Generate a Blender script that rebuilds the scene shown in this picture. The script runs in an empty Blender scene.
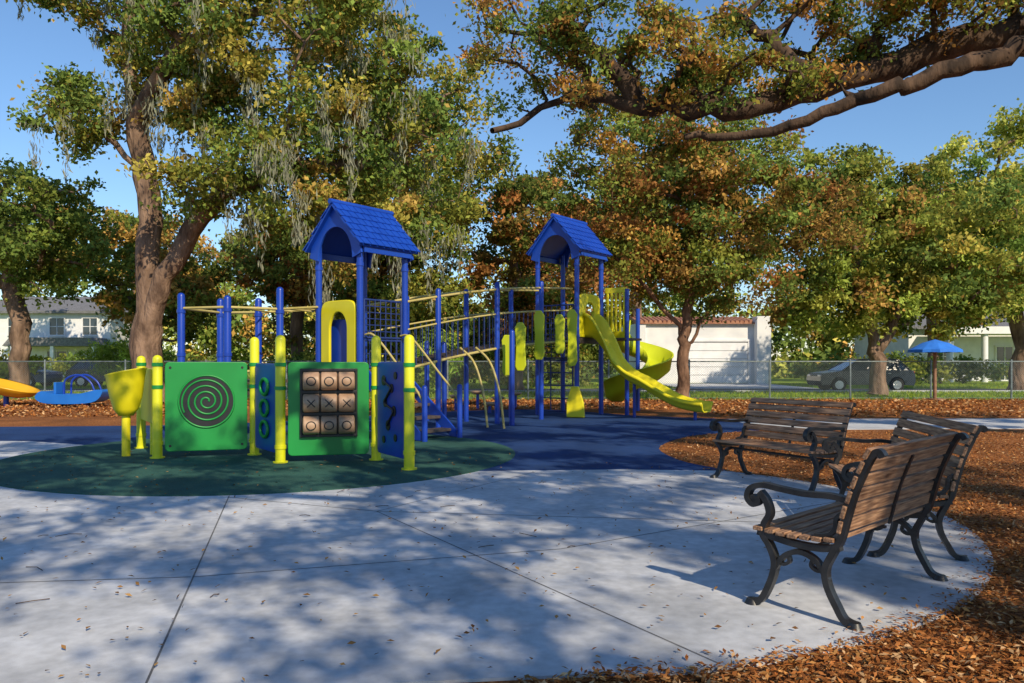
import bpy, math, random
import numpy as np
from mathutils import Vector, Matrix
random.seed(7)
D=bpy.data
scene=bpy.context.scene
scene.view_settings.view_transform='Standard'
try: scene.view_settings.look='None'
except Exception: pass
scene.view_settings.exposure=0
COL=scene.collection

# ---------------------------------------------------------------- materials
def nt(name):
    m=D.materials.new(name); m.use_nodes=True
    t=m.node_tree
    b=t.nodes['Principled BSDF']
    return m,t,b
def pmat(name,c1,c2,scale=5,rough=.6,bump=0,bscale=40,stretch=(1,1,1),detail=2,spec=.5,lo=.35,hi=.65,metal=0,fine=None,bdist=.01,stain=None):
    m,t,b=nt(name); N=t.nodes; L=t.links
    tc=N.new('ShaderNodeTexCoord'); mp=N.new('ShaderNodeMapping'); mp.inputs['Scale'].default_value=stretch
    L.new(tc.outputs['Object'],mp.inputs['Vector'])
    n=N.new('ShaderNodeTexNoise'); n.inputs['Scale'].default_value=scale; n.inputs['Detail'].default_value=detail
    L.new(mp.outputs[0],n.inputs['Vector'])
    r=N.new('ShaderNodeValToRGB'); r.color_ramp.elements[0].position=lo; r.color_ramp.elements[1].position=hi
    r.color_ramp.elements[0].color=(*c1,1); r.color_ramp.elements[1].color=(*c2,1)
    L.new(n.outputs['Fac'],r.inputs[0])
    out=r.outputs[0]
    for spec_ in (fine,stain):
        if not spec_: continue
        n3=N.new('ShaderNodeTexNoise'); n3.inputs['Scale'].default_value=spec_[0]; n3.inputs['Detail'].default_value=2
        L.new(mp.outputs[0],n3.inputs['Vector'])
        mr=N.new('ShaderNodeMapRange'); mr.inputs['From Min'].default_value=.3; mr.inputs['From Max'].default_value=.7
        mr.inputs['To Min'].default_value=1-spec_[1]; mr.inputs['To Max'].default_value=1+spec_[1]*(1 if spec_ is fine else .2)
        L.new(n3.outputs['Fac'],mr.inputs['Value'])
        vm=N.new('ShaderNodeVectorMath'); vm.operation='SCALE'
        L.new(out,vm.inputs[0]); L.new(mr.outputs[0],vm.inputs['Scale']); out=vm.outputs[0]
    L.new(out,b.inputs['Base Color'])
    b.inputs['Roughness'].default_value=rough; b.inputs['Metallic'].default_value=metal
    b.inputs['Specular IOR Level'].default_value=spec
    if bump:
        n2=N.new('ShaderNodeTexNoise'); n2.inputs['Scale'].default_value=bscale; n2.inputs['Detail'].default_value=2
        L.new(mp.outputs[0],n2.inputs['Vector'])
        bp=N.new('ShaderNodeBump'); bp.inputs['Strength'].default_value=bump; bp.inputs['Distance'].default_value=bdist
        L.new(n2.outputs['Fac'],bp.inputs['Height']); L.new(bp.outputs[0],b.inputs['Normal'])
    return m
def leafmat(name,trans=.35,gain=1.0):
    m=D.materials.new(name); m.use_nodes=True; t=m.node_tree; N=t.nodes; L=t.links
    N.remove(N['Principled BSDF'])
    a=N.new('ShaderNodeAttribute'); a.attribute_name='Col'
    b=N.new('ShaderNodeBsdfDiffuse'); L.new(a.outputs['Color'],b.inputs['Color'])
    out=b.outputs[0]
    if trans>0:
        tr=N.new('ShaderNodeBsdfTranslucent'); L.new(a.outputs['Color'],tr.inputs['Color'])
        mx=N.new('ShaderNodeMixShader'); mx.inputs[0].default_value=trans
        L.new(b.outputs[0],mx.inputs[1]); L.new(tr.outputs[0],mx.inputs[2]); out=mx.outputs[0]
    L.new(out,N['Material Output'].inputs['Surface'])
    return m
M_leaf=leafmat('leaf_material',.35)
M_chip=leafmat('wood_chip_material',0)
M_bark=pmat('bark',(.09,.055,.038),(.29,.19,.13),3,.9,1,9,(1,1,.35),3,.2,bdist=.08)
M_bark2=pmat('bark_reddish',(.09,.05,.032),(.28,.16,.10),5,.9,1,14,(1,1,.4),3,.2,bdist=.03)
M_bark3=pmat('bark_dark',(.04,.027,.02),(.12,.075,.05),5,.9,1,14,(1,1,.4),3,.2,bdist=.03)
M_blue=pmat('blue_plastic',(.004,.048,.37),(.007,.062,.44),2,.42)
M_bluep=pmat('blue_painted_steel',(.006,.04,.34),(.01,.052,.40),2,.33)
M_yel=pmat('yellow_plastic',(.70,.60,.010),(.78,.68,.015),2,.38)
M_ypost=pmat('yellow_green_post',(.62,.62,.010),(.70,.70,.015),2,.4)
M_lime=pmat('lime_plastic',(.50,.56,.012),(.58,.64,.018),2,.4)
M_green=pmat('green_plastic',(.006,.21,.035),(.010,.27,.05),1.5,.42,.06,90)
M_tan=pmat('tan_coated_rail',(.42,.34,.10),(.52,.42,.15),3,.45)
M_brown=pmat('brown_plastic',(.33,.20,.125),(.46,.30,.19),8,.5,.1,40)
M_black=pmat('black_plastic',(.008,.008,.01),(.015,.015,.018),6,.45)
M_deck=pmat('coated_deck',(.06,.045,.04),(.09,.07,.06),12,.6)
M_net=pmat('net_steel',(.012,.03,.13),(.02,.04,.18),6,.45)
M_iron=pmat('cast_iron',(.010,.010,.012),(.025,.025,.027),14,.42,.25,70,bdist=.004)
M_wood=pmat('bench_wood',(.16,.075,.04),(.46,.27,.155),6,.6,.5,16,(1,14,14),4,.4,.3,.72,fine=(3,.3),bdist=.004)
M_white=pmat('white_stucco',(.68,.68,.68),(.8,.79,.77),1,.85)
M_whitep=pmat('white_paint',(.74,.74,.75),(.82,.82,.82),2,.55)
M_tile=pmat('terracotta_tile',(.34,.14,.08),(.5,.24,.14),5,.8)
M_shing=pmat('grey_shingle',(.12,.12,.13),(.2,.2,.21),9,.9)
M_glass=pmat('window_glass',(.02,.03,.04),(.05,.07,.09),.6,.08,spec=.8)
M_carp=pmat('car_paint_dark',(.012,.02,.035),(.018,.028,.045),1,.22,spec=.8)
M_carp2=pmat('car_paint_blue',(.02,.05,.12),(.03,.07,.16),1,.25,spec=.8)
M_rub=pmat('tyre_rubber',(.01,.01,.01),(.02,.02,.02),9,.85)
M_chrome=pmat('alloy_metal',(.4,.4,.42),(.55,.55,.56),3,.3,metal=.9)
M_red=pmat('tail_light',(.4,.01,.01),(.5,.02,.02),3,.3)
M_galv=pmat('galvanised_steel',(.12,.15,.15),(.2,.24,.24),7,.45,metal=.3)
M_conc=pmat('patio_concrete',(.46,.48,.52),(.60,.61,.635),.9,.85,.4,160,fine=(14,.12),stain=(1.7,.26),detail=4,bdist=.003,spec=.3)
M_joint=pmat('concrete_joint',(.10,.10,.105),(.16,.16,.165),9,.95)
M_path=pmat('path_concrete',(.42,.43,.45),(.52,.53,.54),1.2,.88,fine=(8,.1))
M_rblue=pmat('blue_rubber_surface',(.010,.034,.11),(.022,.058,.175),110,.88,.5,200,fine=(1.2,.2),spec=.2,bdist=.004)
M_rgreen=pmat('green_rubber_surface',(.018,.068,.055),(.045,.12,.095),110,.88,.5,200,fine=(1.2,.22),spec=.2,bdist=.004)
M_mulch=pmat('mulch',(.11,.037,.013),(.48,.19,.06),26,.9,1,38,fine=(1.1,.25),lo=.3,hi=.7,detail=3,bdist=.04,spec=.15)
M_grass=pmat('grass',(.15,.24,.02),(.28,.36,.035),1.4,.95,fine=(25,.35),spec=.1)
M_asph=pmat('asphalt',(.05,.05,.052),(.075,.075,.078),2,.9,fine=(60,.2))
M_pole=pmat('brown_timber_pole',(.2,.1,.05),(.3,.16,.09),6,.7)

# ---------------------------------------------------------------- mesh tools
def empty(name,loc=(0,0,0),rz=0):
    e=D.objects.new(name,None); e.location=loc; e.rotation_euler=(0,0,rz); e.empty_display_size=.3
    COL.objects.link(e); return e
def catmull(P,n=8,closed=False):
    P=[Vector(p) for p in P]; out=[]
    m=len(P)
    rng=range(m) if closed else range(m-1)
    for i in rng:
        if closed: a,b,c,d=P[(i-1)%m],P[i],P[(i+1)%m],P[(i+2)%m]
        else: a,b,c,d=P[max(i-1,0)],P[i],P[i+1],P[min(i+2,m-1)]
        for k in range(n):
            t=k/n
            out.append(.5*((2*b)+(c-a)*t+(2*a-5*b+4*c-d)*t*t+(-a+3*b-3*c+d)*t**3))
    if not closed: out.append(P[-1])
    return out
class MB:
    def __init__(s): s.v=[];s.f=[];s.mi=[];s.sm=[];s.M=Matrix.Identity(4)
    def frame(s,p0,p1=None,z=0):
        p0=Vector((p0[0],p0[1],z))
        if p1 is None: s.M=Matrix.Translation(p0); return 0
        d=Vector((p1[0]-p0.x,p1[1]-p0.y)); a=math.atan2(d.y,d.x)
        s.M=Matrix.Translation(p0)@Matrix.Rotation(a,4,'Z'); return d.length
    def reset(s): s.M=Matrix.Identity(4)
    def add(s,vs,fs,mi=0,sm=False):
        o=len(s.v)
        s.v+=[tuple(s.M@Vector(v)) for v in vs]
        for f in fs: s.f.append(tuple(o+i for i in f)); s.mi.append(mi); s.sm.append(sm)
    def box(s,c,size,mi=0,R=None):
        hx,hy,hz=size[0]/2,size[1]/2,size[2]/2
        vs=[Vector((x,y,z)) for x in(-hx,hx) for y in(-hy,hy) for z in(-hz,hz)]
        if R is not None: vs=[R@v for v in vs]
        vs=[v+Vector(c) for v in vs]
        s.add(vs,[(0,1,3,2),(4,6,7,5),(0,4,5,1),(2,3,7,6),(0,2,6,4),(1,5,7,3)],mi)
    def tube(s,pts,r,n=10,mi=0,cap=True,closed=False):
        pts=[Vector(p) for p in pts]; m=len(pts)
        if not hasattr(r,'__len__'): r=[r]*m
        T=[]
        for i in range(m):
            a=pts[(i-1)%m] if (closed or i>0) else pts[i]; b=pts[(i+1)%m] if (closed or i<m-1) else pts[i]
            t=(b-a); t=t.normalized() if t.length>1e-9 else Vector((0,0,1)); T.append(t)
        u=T[0].orthogonal().normalized(); vs=[]
        for i in range(m):
            u=(u-T[i]*u.dot(T[i])); u=u.normalized() if u.length>1e-6 else T[i].orthogonal().normalized()
            w=T[i].cross(u)
            for k in range(n):
                a=2*math.pi*k/n; vs.append(pts[i]+(u*math.cos(a)+w*math.sin(a))*r[i])
        fs=[]
        for i in range(m if closed else m-1):
            j=(i+1)%m
            for k in range(n):
                k2=(k+1)%n; fs.append((i*n+k,i*n+k2,j*n+k2,j*n+k))
        s.add(vs,fs,mi,True)
        if cap and not closed:
            s.add(vs[:n],[tuple(reversed(range(n)))],mi); s.add(vs[-n:],[tuple(range(n))],mi)
    def post(s,x,y,z0,z1,r,mi=0,n=16):
        s.tube([(x,y,z0),(x,y,z1-r*.9),(x,y,z1-r*.45),(x,y,z1-r*.12),(x,y,z1)],[r,r,r*.86,r*.5,r*.06],n,mi)
    def prism(s,poly,y0,y1,mi=0):
        n=len(poly); vs=[(p[0],y0,p[1]) for p in poly]+[(p[0],y1,p[1]) for p in poly]
        fs=[tuple(range(n)),tuple(reversed(range(n,2*n)))]+[(i,i+n,(i+1)%n+n,(i+1)%n) for i in range(n)]
        s.add(vs,fs,mi)
    def ring(s,outer,inner,y0,y1,mi=0):
        n=len(outer)
        vs=[(p[0],y0,p[1]) for p in outer]+[(p[0],y0,p[1]) for p in inner]+[(p[0],y1,p[1]) for p in outer]+[(p[0],y1,p[1]) for p in inner]
        fs=[]
        for i in range(n-1):
            fs+= [(i,i+1,n+i+1,n+i),(2*n+i,3*n+i,3*n+i+1,2*n+i+1),(i,2*n+i,2*n+i+1,i+1),(n+i,n+i+1,3*n+i+1,3*n+i)]
        fs+=[(0,n,3*n,2*n),(n-1,3*n-1,4*n-1,2*n-1)]
        s.add(vs,fs,mi)
    def bar(s,pts,w,t,x,mi=0):
        pts=[Vector((p[0],p[1])) for p in pts]; m=len(pts); vs=[]
        for i in range(m):
            a=pts[max(i-1,0)]; b=pts[min(i+1,m-1)]; d=(b-a).normalized(); nn=Vector((-d.y,d.x))
            tt=t[i] if hasattr(t,'__len__') else t
            for (sx,sn) in((-1,-1),(1,-1),(1,1),(-1,1)):
                p=pts[i]+nn*sn*tt/2; vs.append((x+sx*w/2,p.x,p.y))
        fs=[(3,2,1,0),(4*m-4,4*m-3,4*m-2,4*m-1)]
        for i in range(m-1):
            for k in range(4):
                k2=(k+1)%4; fs.append((4*i+k,4*i+k2,4*i+4+k2,4*i+4+k))
        s.add(vs,fs,mi)
    def build(s,name,mats,parent=None,bevel=0,loc=None,rz=0):
        me=D.meshes.new(name); me.from_pydata(s.v,[],s.f)
        if not isinstance(mats,(list,tuple)): mats=[mats]
        for m in mats: me.materials.append(m)
        me.polygons.foreach_set('material_index',s.mi); me.polygons.foreach_set('use_smooth',s.sm)
        me.update(); o=D.objects.new(name,me); COL.objects.link(o)
        if parent: o.parent=parent
        if loc: o.location=loc; o.rotation_euler=(0,0,rz)
        if bevel:
            b=o.modifiers.new('bevel','BEVEL'); b.width=bevel; b.segments=2; b.limit_method='ANGLE'; b.angle_limit=math.radians(40)
        return o
def sheet(name,pts,z,mat,parent=None):
    me=D.meshes.new(name); me.from_pydata([(p[0],p[1],z) for p in pts],[],[tuple(range(len(pts)))])
    me.materials.append(mat); me.update()
    if me.polygons[0].normal.z<0: me.flip_normals()
    o=D.objects.new(name,me); COL.objects.link(o); 
    if parent:o.parent=parent
    return o

def quads_object(name,V,C,mat,parent=None):
    n=len(V)//4
    me=D.meshes.new(name); me.vertices.add(4*n); me.vertices.foreach_set('co',V.astype(np.float32).ravel())
    me.loops.add(4*n); me.loops.foreach_set('vertex_index',np.arange(4*n,dtype=np.int32))
    me.polygons.add(n); me.polygons.foreach_set('loop_start',np.arange(0,4*n,4,dtype=np.int32))
    try: me.polygons.foreach_set('loop_total',np.full(n,4,dtype=np.int32))
    except Exception: pass
    me.update(calc_edges=True)
    a=me.color_attributes.new('Col','FLOAT_COLOR','POINT')
    c4=np.ones((n,4)); c4[:,:3]=C; a.data.foreach_set('color',np.repeat(c4,4,axis=0).astype(np.float32).ravel())
    me.materials.append(mat); me.validate()
    o=D.objects.new(name,me); COL.objects.link(o)
    if parent:o.parent=parent
    return o
def unit(a): return a/np.maximum(np.linalg.norm(a,axis=1,keepdims=True),1e-9)
def leaf_quads(P,size,rng,aspect=.55,flat=None,down=None):
    n=len(P); d=rng.normal(size=(n,3)); 
    if flat is not None: d[:,2]*=flat
    if down is not None: d=d*down+np.array([0,0,-1.])
    d=unit(d); q=rng.normal(size=(n,3))
    if flat is not None: q=q*flat+np.array([0,0,1.])
    s=unit(np.cross(d,q)); nn=np.cross(s,d)
    L=(size*rng.uniform(.6,1.35,n))[:,None]
    V=np.empty((n,4,3)); V[:,0]=P-d*L/2; V[:,1]=P+s*L*aspect/2+nn*L*.08; V[:,2]=P+d*L/2; V[:,3]=P-s*L*aspect/2+nn*L*.08
    return V.reshape(-1,3)
def pal_cols(pal,n,rng,jit=.22):
    pal=np.array(pal); i=rng.integers(0,len(pal),n); 
    return pal[i]
def clump_foliage(cent,R,per,size,pal,rng,squash=.65,aspect=.6,mixk=.18):
    k=len(cent); R=np.broadcast_to(R,(k,))
    cc=pal_cols(pal,k,rng)*rng.uniform(.6,1.35,(k,1))
    idx=np.repeat(np.arange(k),per); n=len(idx)
    ns=7; so=unit(rng.normal(size=(k*ns,3)))*(rng.uniform(.2,1,(k*ns,1))**.6)
    si=idx*ns+rng.integers(0,ns,n)
    d=so[si]*.72+rng.normal(size=(n,3))*.24
    P=cent[idx]+d*R[idx][:,None]*np.array([1,1,squash])
    col=cc[idx]; o=pal_cols(pal,n,rng); m=(rng.uniform(size=n)<mixk)[:,None]
    col=np.where(m,o,col)*rng.uniform(.65,1.35,(n,1))
    return leaf_quads(P,size,rng,aspect),np.clip(col,0,.8)

def make_tree(name,base,rtrunk,trunks,crowns,per,R,size,pal,seed,moss=0,mbark=None,aspect=.6,mixk=.18,mleaf=None,minr=0):
    rng=np.random.default_rng(seed)
    e=empty(name,base)
    b=np.array(base,dtype=float)
    nodes=[np.array([0.,0,0])]; par=[-1]; mr_=[0.]
    for ti,path in enumerate(trunks):
        pts=[Vector(p) for p in path]
        cr=catmull(pts,5)
        A=np.array(nodes); st=int(np.argmin(np.linalg.norm(A-np.array(cr[0]),axis=1))); prev=st
        for j,p in enumerate(cr[1:]):
            q=np.array(p)+rng.normal(size=3)*.05; nodes.append(q); par.append(prev); prev=len(nodes)-1; mr_.append(minr*(1-.75*j/len(cr)))
    T=[];RR=[]
    for (cx,cy,cz,rx,ry,rz,nc) in crowns:
        d=unit(rng.normal(size=(nc,3)))*(rng.uniform(0.05,1,nc)**.45)[:,None]
        T.append(np.array([cx,cy,cz])+d*np.array([rx,ry,rz])); RR.append(rng.uniform(.6,1.35,nc)*R)
    T=np.concatenate(T); RR=np.concatenate(RR)
    ok=T[:,2]+b[2]>2.0; T=T[ok]; RR=RR[ok]
    A=np.array(nodes); dmin=np.array([np.min(np.linalg.norm(A-t,axis=1)) for t in T]); order=np.argsort(dmin)
    ends=[]
    for k in order:
        t=T[k]; A=np.array(nodes); dd=np.linalg.norm(A-t,axis=1)+np.maximum(0,A[:,2]-t[2])*.6+ (A[:,2]<1.8)*50
        q=int(np.argmin(dd)); p0=A[q]; L=np.linalg.norm(t-p0); prev=q
        ns=max(2,int(L/.7))
        bend=rng.normal(size=3)*L*.13
        for j in range(1,ns+1):
            f=j/ns; p=p0+(t-p0)*f+bend*math.sin(math.pi*f)+rng.normal(size=3)*.05
            nodes.append(p); par.append(prev); prev=len(nodes)-1; mr_.append(0.)
        ends.append(prev)
    n=len(nodes); cnt=np.zeros(n)
    for en in ends: cnt[en]+=1
    for i in range(n-1,0,-1): cnt[par[i]]+=max(cnt[i],.5) if cnt[i]==0 else cnt[i]
    cnt=np.maximum(cnt,.5)
    rad=rtrunk*(cnt/cnt[0])**.52; rad=np.maximum(rad,.012); rad=np.maximum(rad,np.array(mr_))
    ch=[[] for _ in range(n)]
    for i in range(1,n): ch[par[i]].append(i)
    mb=MB(); starts=[(0,None)]
    while starts:
        s0,pr=starts.pop(); chain=[] ; r=[]
        if pr is not None: chain.append(nodes[pr]); r.append(min(rad[pr],rad[s0]*1.25))
        c=s0
        while True:
            chain.append(nodes[c]); rr=rad[c]
            if nodes[c][2]<1.0: rr*=1+.45*(1-nodes[c][2]/1.0)**2
            r.append(rr)
            if not ch[c]: break
            k=sorted(ch[c],key=lambda i:-cnt[i]); 
            for o in k[1:]: starts.append((o,c))
            c=k[0]
        if len(chain)>1:
            mb.tube(chain,r,12 if r[0]>.2 else (7 if r[0]>.05 else 4),0,cap=False)
    mb.build('trunk_and_limbs',mbark or M_bark,e)
    V,C=clump_foliage(T,RR,per,size,pal,rng,aspect=aspect,mixk=mixk)
    quads_object('foliage',V,C,mleaf or M_leaf,e)
    if moss:
        k=rng.integers(0,len(T),moss); c=T[k]+rng.normal(size=(moss,3))*.5; c[:,2]-=.5; c[:,1]-=rng.uniform(.3,1.4,moss)
        ln=rng.uniform(.5,2.2,moss); idx=np.repeat(np.arange(moss),70)
        P=c[idx].copy(); f=rng.uniform(0,1,len(idx)); P[:,2]-=f*ln[idx]; P[:,:2]+=rng.normal(size=(len(idx),2))*(.17*(1-f*.7))[:,None]
        V=leaf_quads(P,.28,rng,.14,down=.25); quads_object('spanish_moss',V,np.array([[.33,.33,.23]])*rng.uniform(.6,1.3,(len(idx),1)),M_leaf,e)
    return e

# ---------------------------------------------------------------- camera / light / sky
cam=D.cameras.new('camera'); co=D.objects.new('camera',cam); COL.objects.link(co)
co.location=(0,0,1.4); co.rotation_euler=(math.pi/2,0,0); cam.sensor_width=36; cam.lens=27.4; cam.shift_y=.02
cam.clip_end=3000; scene.camera=co
el=math.radians(36); az=math.radians(151)
fv=Vector((math.sin(az)*math.cos(el),math.cos(az)*math.cos(el),math.sin(el)))
sun=D.lights.new('sun','SUN'); sun.energy=5.0; sun.angle=math.radians(.5); sun.color=(1,.86,.64)
so=D.objects.new('sun',sun); COL.objects.link(so); so.rotation_euler=fv.to_track_quat('Z','Y').to_euler()
w=D.worlds.new('World'); scene.world=w; w.use_nodes=True
sk=w.node_tree.nodes.new('ShaderNodeTexSky'); sk.sky_type='NISHITA'; sk.sun_disc=False; sk.sun_elevation=el; sk.sun_rotation=az
sk.air_density=1.2; sk.dust_density=0.0; sk.ozone_density=7.0
bg=w.node_tree.nodes['Background']; w.node_tree.links.new(sk.outputs[0],bg.inputs[0]); bg.inputs[1].default_value=.15

# ---------------------------------------------------------------- ground
S=1500
sheet('ground',[(-S,-S),(S,-S),(S,S),(-S,S)],0,M_grass)
sheet('mulch_bed',[(-70,-20),(70,-20),(70,28.8),(-70,28.8)],.006,M_mulch)
edge=[(.25,3.44,0),(.9,3.50,0),(1.7,3.83,0),(2.6,4.47,0),(3.30,5.34,0),(3.72,6.25,0),(3.90,7.14,0),(3.78,8.1,0),(3.35,9.1,0),(2.7,9.9,0)]
arc=[(p.x,p.y) for p in catmull(edge,7)]
ccx,ccy=.2,6.9
eang=np.array([math.atan2(p[1]-ccy,p[0]-ccx) for p in arc]); erad=np.array([math.hypot(p[1]-ccy,p[0]-ccx) for p in arc])
def edge_r(x,y): return np.interp(np.arctan2(y-ccy,x-ccx),eang,erad)
def inpatio(x,y): return (np.hypot(x-ccx,y-ccy)<edge_r(x,y)-.02)
def slab(name,pts,z0,z1,mat,bev=0):
    n=len(pts); mb=MB()
    mb.add([(p[0],p[1],z1) for p in pts]+[(p[0],p[1],z0) for p in pts],[tuple(range(n))]+[(i,i+n,(i+1)%n+n,(i+1)%n) for i in range(n)])
    return mb.build(name,mat)
slab('concrete_patio',arc+[(-3,12.5),(-6,14.3),(-18,14.3),(-18,-2),(-3,2.9),(-1,3.3)],-.05,.02,M_conc)
blue=[(2.75,9.9),(2.35,10.9),(2.4,12.7),(3.4,14.7),(5.2,16.0)]
blue=[tuple(p)[:2] for p in catmull([(p[0],p[1],0) for p in blue],6)]
back=[tuple(p)[:2] for p in catmull([(5.2,18.8,0),(3.2,20.0,0),(1,22.5,0),(-2,21.5,0),(-6,17.6,0),(-10,16.6,0),(-18,16.3,0)],6)]
slab('blue_rubber_surface',[(-18,13.9),(-8.4,13.6),(-6,12.4),(-3,9.6),(0,9.9),(1.4,10.02)]+blue+back,-.05,.026,M_rblue)
slab('green_rubber_surface',[(-3.6+3.65*math.cos(a),11.65+3.65*math.sin(a)) for a in np.linspace(0,2*math.pi,90)[:-1]],-.05,.032,M_rgreen)
slab('footpath',[(5.1,15.9),(9,16.2),(60,16.6),(60,19.2),(9,19.0),(5.1,18.9)],-.05,.02,M_path)
mb=MB()
def joint(x0,y0,x1,y1,z=.0215,wd=.011):
    d=Vector((x1-x0,y1-y0)).normalized(); n=Vector((-d.y,d.x))*wd/2
    mb.add([(x0-n.x,y0-n.y,z),(x1-n.x,y1-n.y,z),(x1+n.x,y1+n.y,z),(x0+n.x,y0+n.y,z)],[(0,1,2,3)])
joint(-2.92,8.05,-1.5,3.1); joint(-1.25,7.2,.95,3.56); joint(-9,4.2,-2.06,5.0,z=.0219); joint(-2.05,5.0,.36,5.75,z=.0219); joint(.36,5.75,3.5,7.9,z=.0219); joint(-1.25,7.2,.3,9.8); joint(-2.9,7.95,-1.25,7.2,z=.0222)
joint(-1.25,7.2,3.6,6.5,z=.0222)
mb.build('concrete_joints',M_joint)
sheet('street',[(-200,36.0),(200,36.0),(200,40.5),(-200,40.5)],.012,M_asph)
slab('street_kerb',[(-200,35.7),(200,35.7),(200,36.0),(-200,36.0)],-.05,.10,M_path)
slab('driveway',[(9,40.5),(16,40.5),(16,49.8),(9,49.8)],-.05,.025,M_path)

rng=np.random.default_rng(3)
N=64000
y=3.0+12.5*rng.uniform(0,1,N)**1.5; x=rng.uniform(.0,1,N)*(y*.72+.6)
xb=np.interp(y,[3,10,10.9,12.7,14.7,16],[0,2.75,2.35,2.4,3.4,5.2])
keep=(~inpatio(x,y))&((y<9.9)|(x>xb))&~((y<9.9)&(y>ccy)&(x<2.4))&~((x<.25)&(y>3.4))
x,y=x[keep],y[keep]
P=np.stack([x,y,.010+rng.uniform(0,.03,len(x))],1)
chpal=[(.50,.195,.058),(.37,.13,.037),(.60,.29,.095),(.19,.07,.025),(.43,.165,.052),(.62,.38,.19)]
quads_object('mulch_wood_chips',leaf_quads(P,.042,rng,.36,flat=.33),pal_cols(chpal,len(P),rng)*rng.uniform(.45,1.2,(len(P),1)),M_chip)
N=30000
x=rng.uniform(-22,24,N); y=rng.uniform(19.5,28.5,N)
k=(y>22.5)|(x>5.2)|(x<-8); x,y=x[k],y[k]
P=np.stack([x,y,.02+rng.uniform(0,.05,len(x))],1)
quads_object('mulch_wood_chips_far',leaf_quads(P,.1,rng,.5,flat=.4),pal_cols(chpal,len(P),rng)*rng.uniform(.5,1.2,(len(P),1)),M_chip)
N=1500
x=rng.uniform(-8,4,N); y=3.2+9*rng.uniform(0,1,N)**1.3
k=(inpatio(x,y)|((x<.2)&(y<12))); x,y=x[k],y[k]
P=np.stack([x,y,np.full(len(x),.038)],1)
quads_object('fallen_leaves',leaf_quads(P,.038,rng,.5,flat=.25),pal_cols([(.28,.15,.055),(.14,.07,.03),(.38,.22,.08)],len(P),rng),M_chip)
tw=MB()
for i in range(26):
    tx,ty=random.uniform(-4,3),random.uniform(3.8,9.2); 
    if math.hypot(tx-ccx,ty-ccy)>3.2 and tx>0: continue
    a=random.uniform(0,6.28); L=random.uniform(.06,.2)
    tw.tube([(tx,ty,.027),(tx+L*.5*math.cos(a),ty+L*.5*math.sin(a),.033),(tx+L*math.cos(a+.2),ty+L*math.sin(a+.2),.027)],.0028,5)
tw.build('fallen_twigs',M_bark3)
a=rng.uniform(-math.pi/2+.05,math.pi*.3,1100); rr=np.interp(a,eang,erad)+.03-np.abs(rng.normal(size=1100))*.09
P=np.stack([ccx+rr*np.cos(a),ccy+rr*np.sin(a),np.full(1100,.032)],1)
quads_object('spilled_wood_chips',leaf_quads(P,.036,rng,.4,flat=.2),pal_cols(chpal,1100,rng)*.9,M_chip)
N=40000
x=rng.uniform(-32,32,N); y=rng.uniform(28.9,35.6,N); k=rng.uniform(size=N)<.4; y[k]=rng.uniform(40.7,49,k.sum()); x[k]*=1.3
k=~((y>40)&(x>8.9)&(x<16.1)); x,y=x[k],y[k]
P=np.stack([x,y,np.full(len(x),.05)],1)
quads_object('grass_blades',leaf_quads(P,.16,rng,.2,down=.6),pal_cols([(.25,.38,.03),(.38,.44,.04),(.18,.3,.03)],len(x),rng)*rng.uniform(.7,1.3,(len(x),1)),M_leaf)

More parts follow.
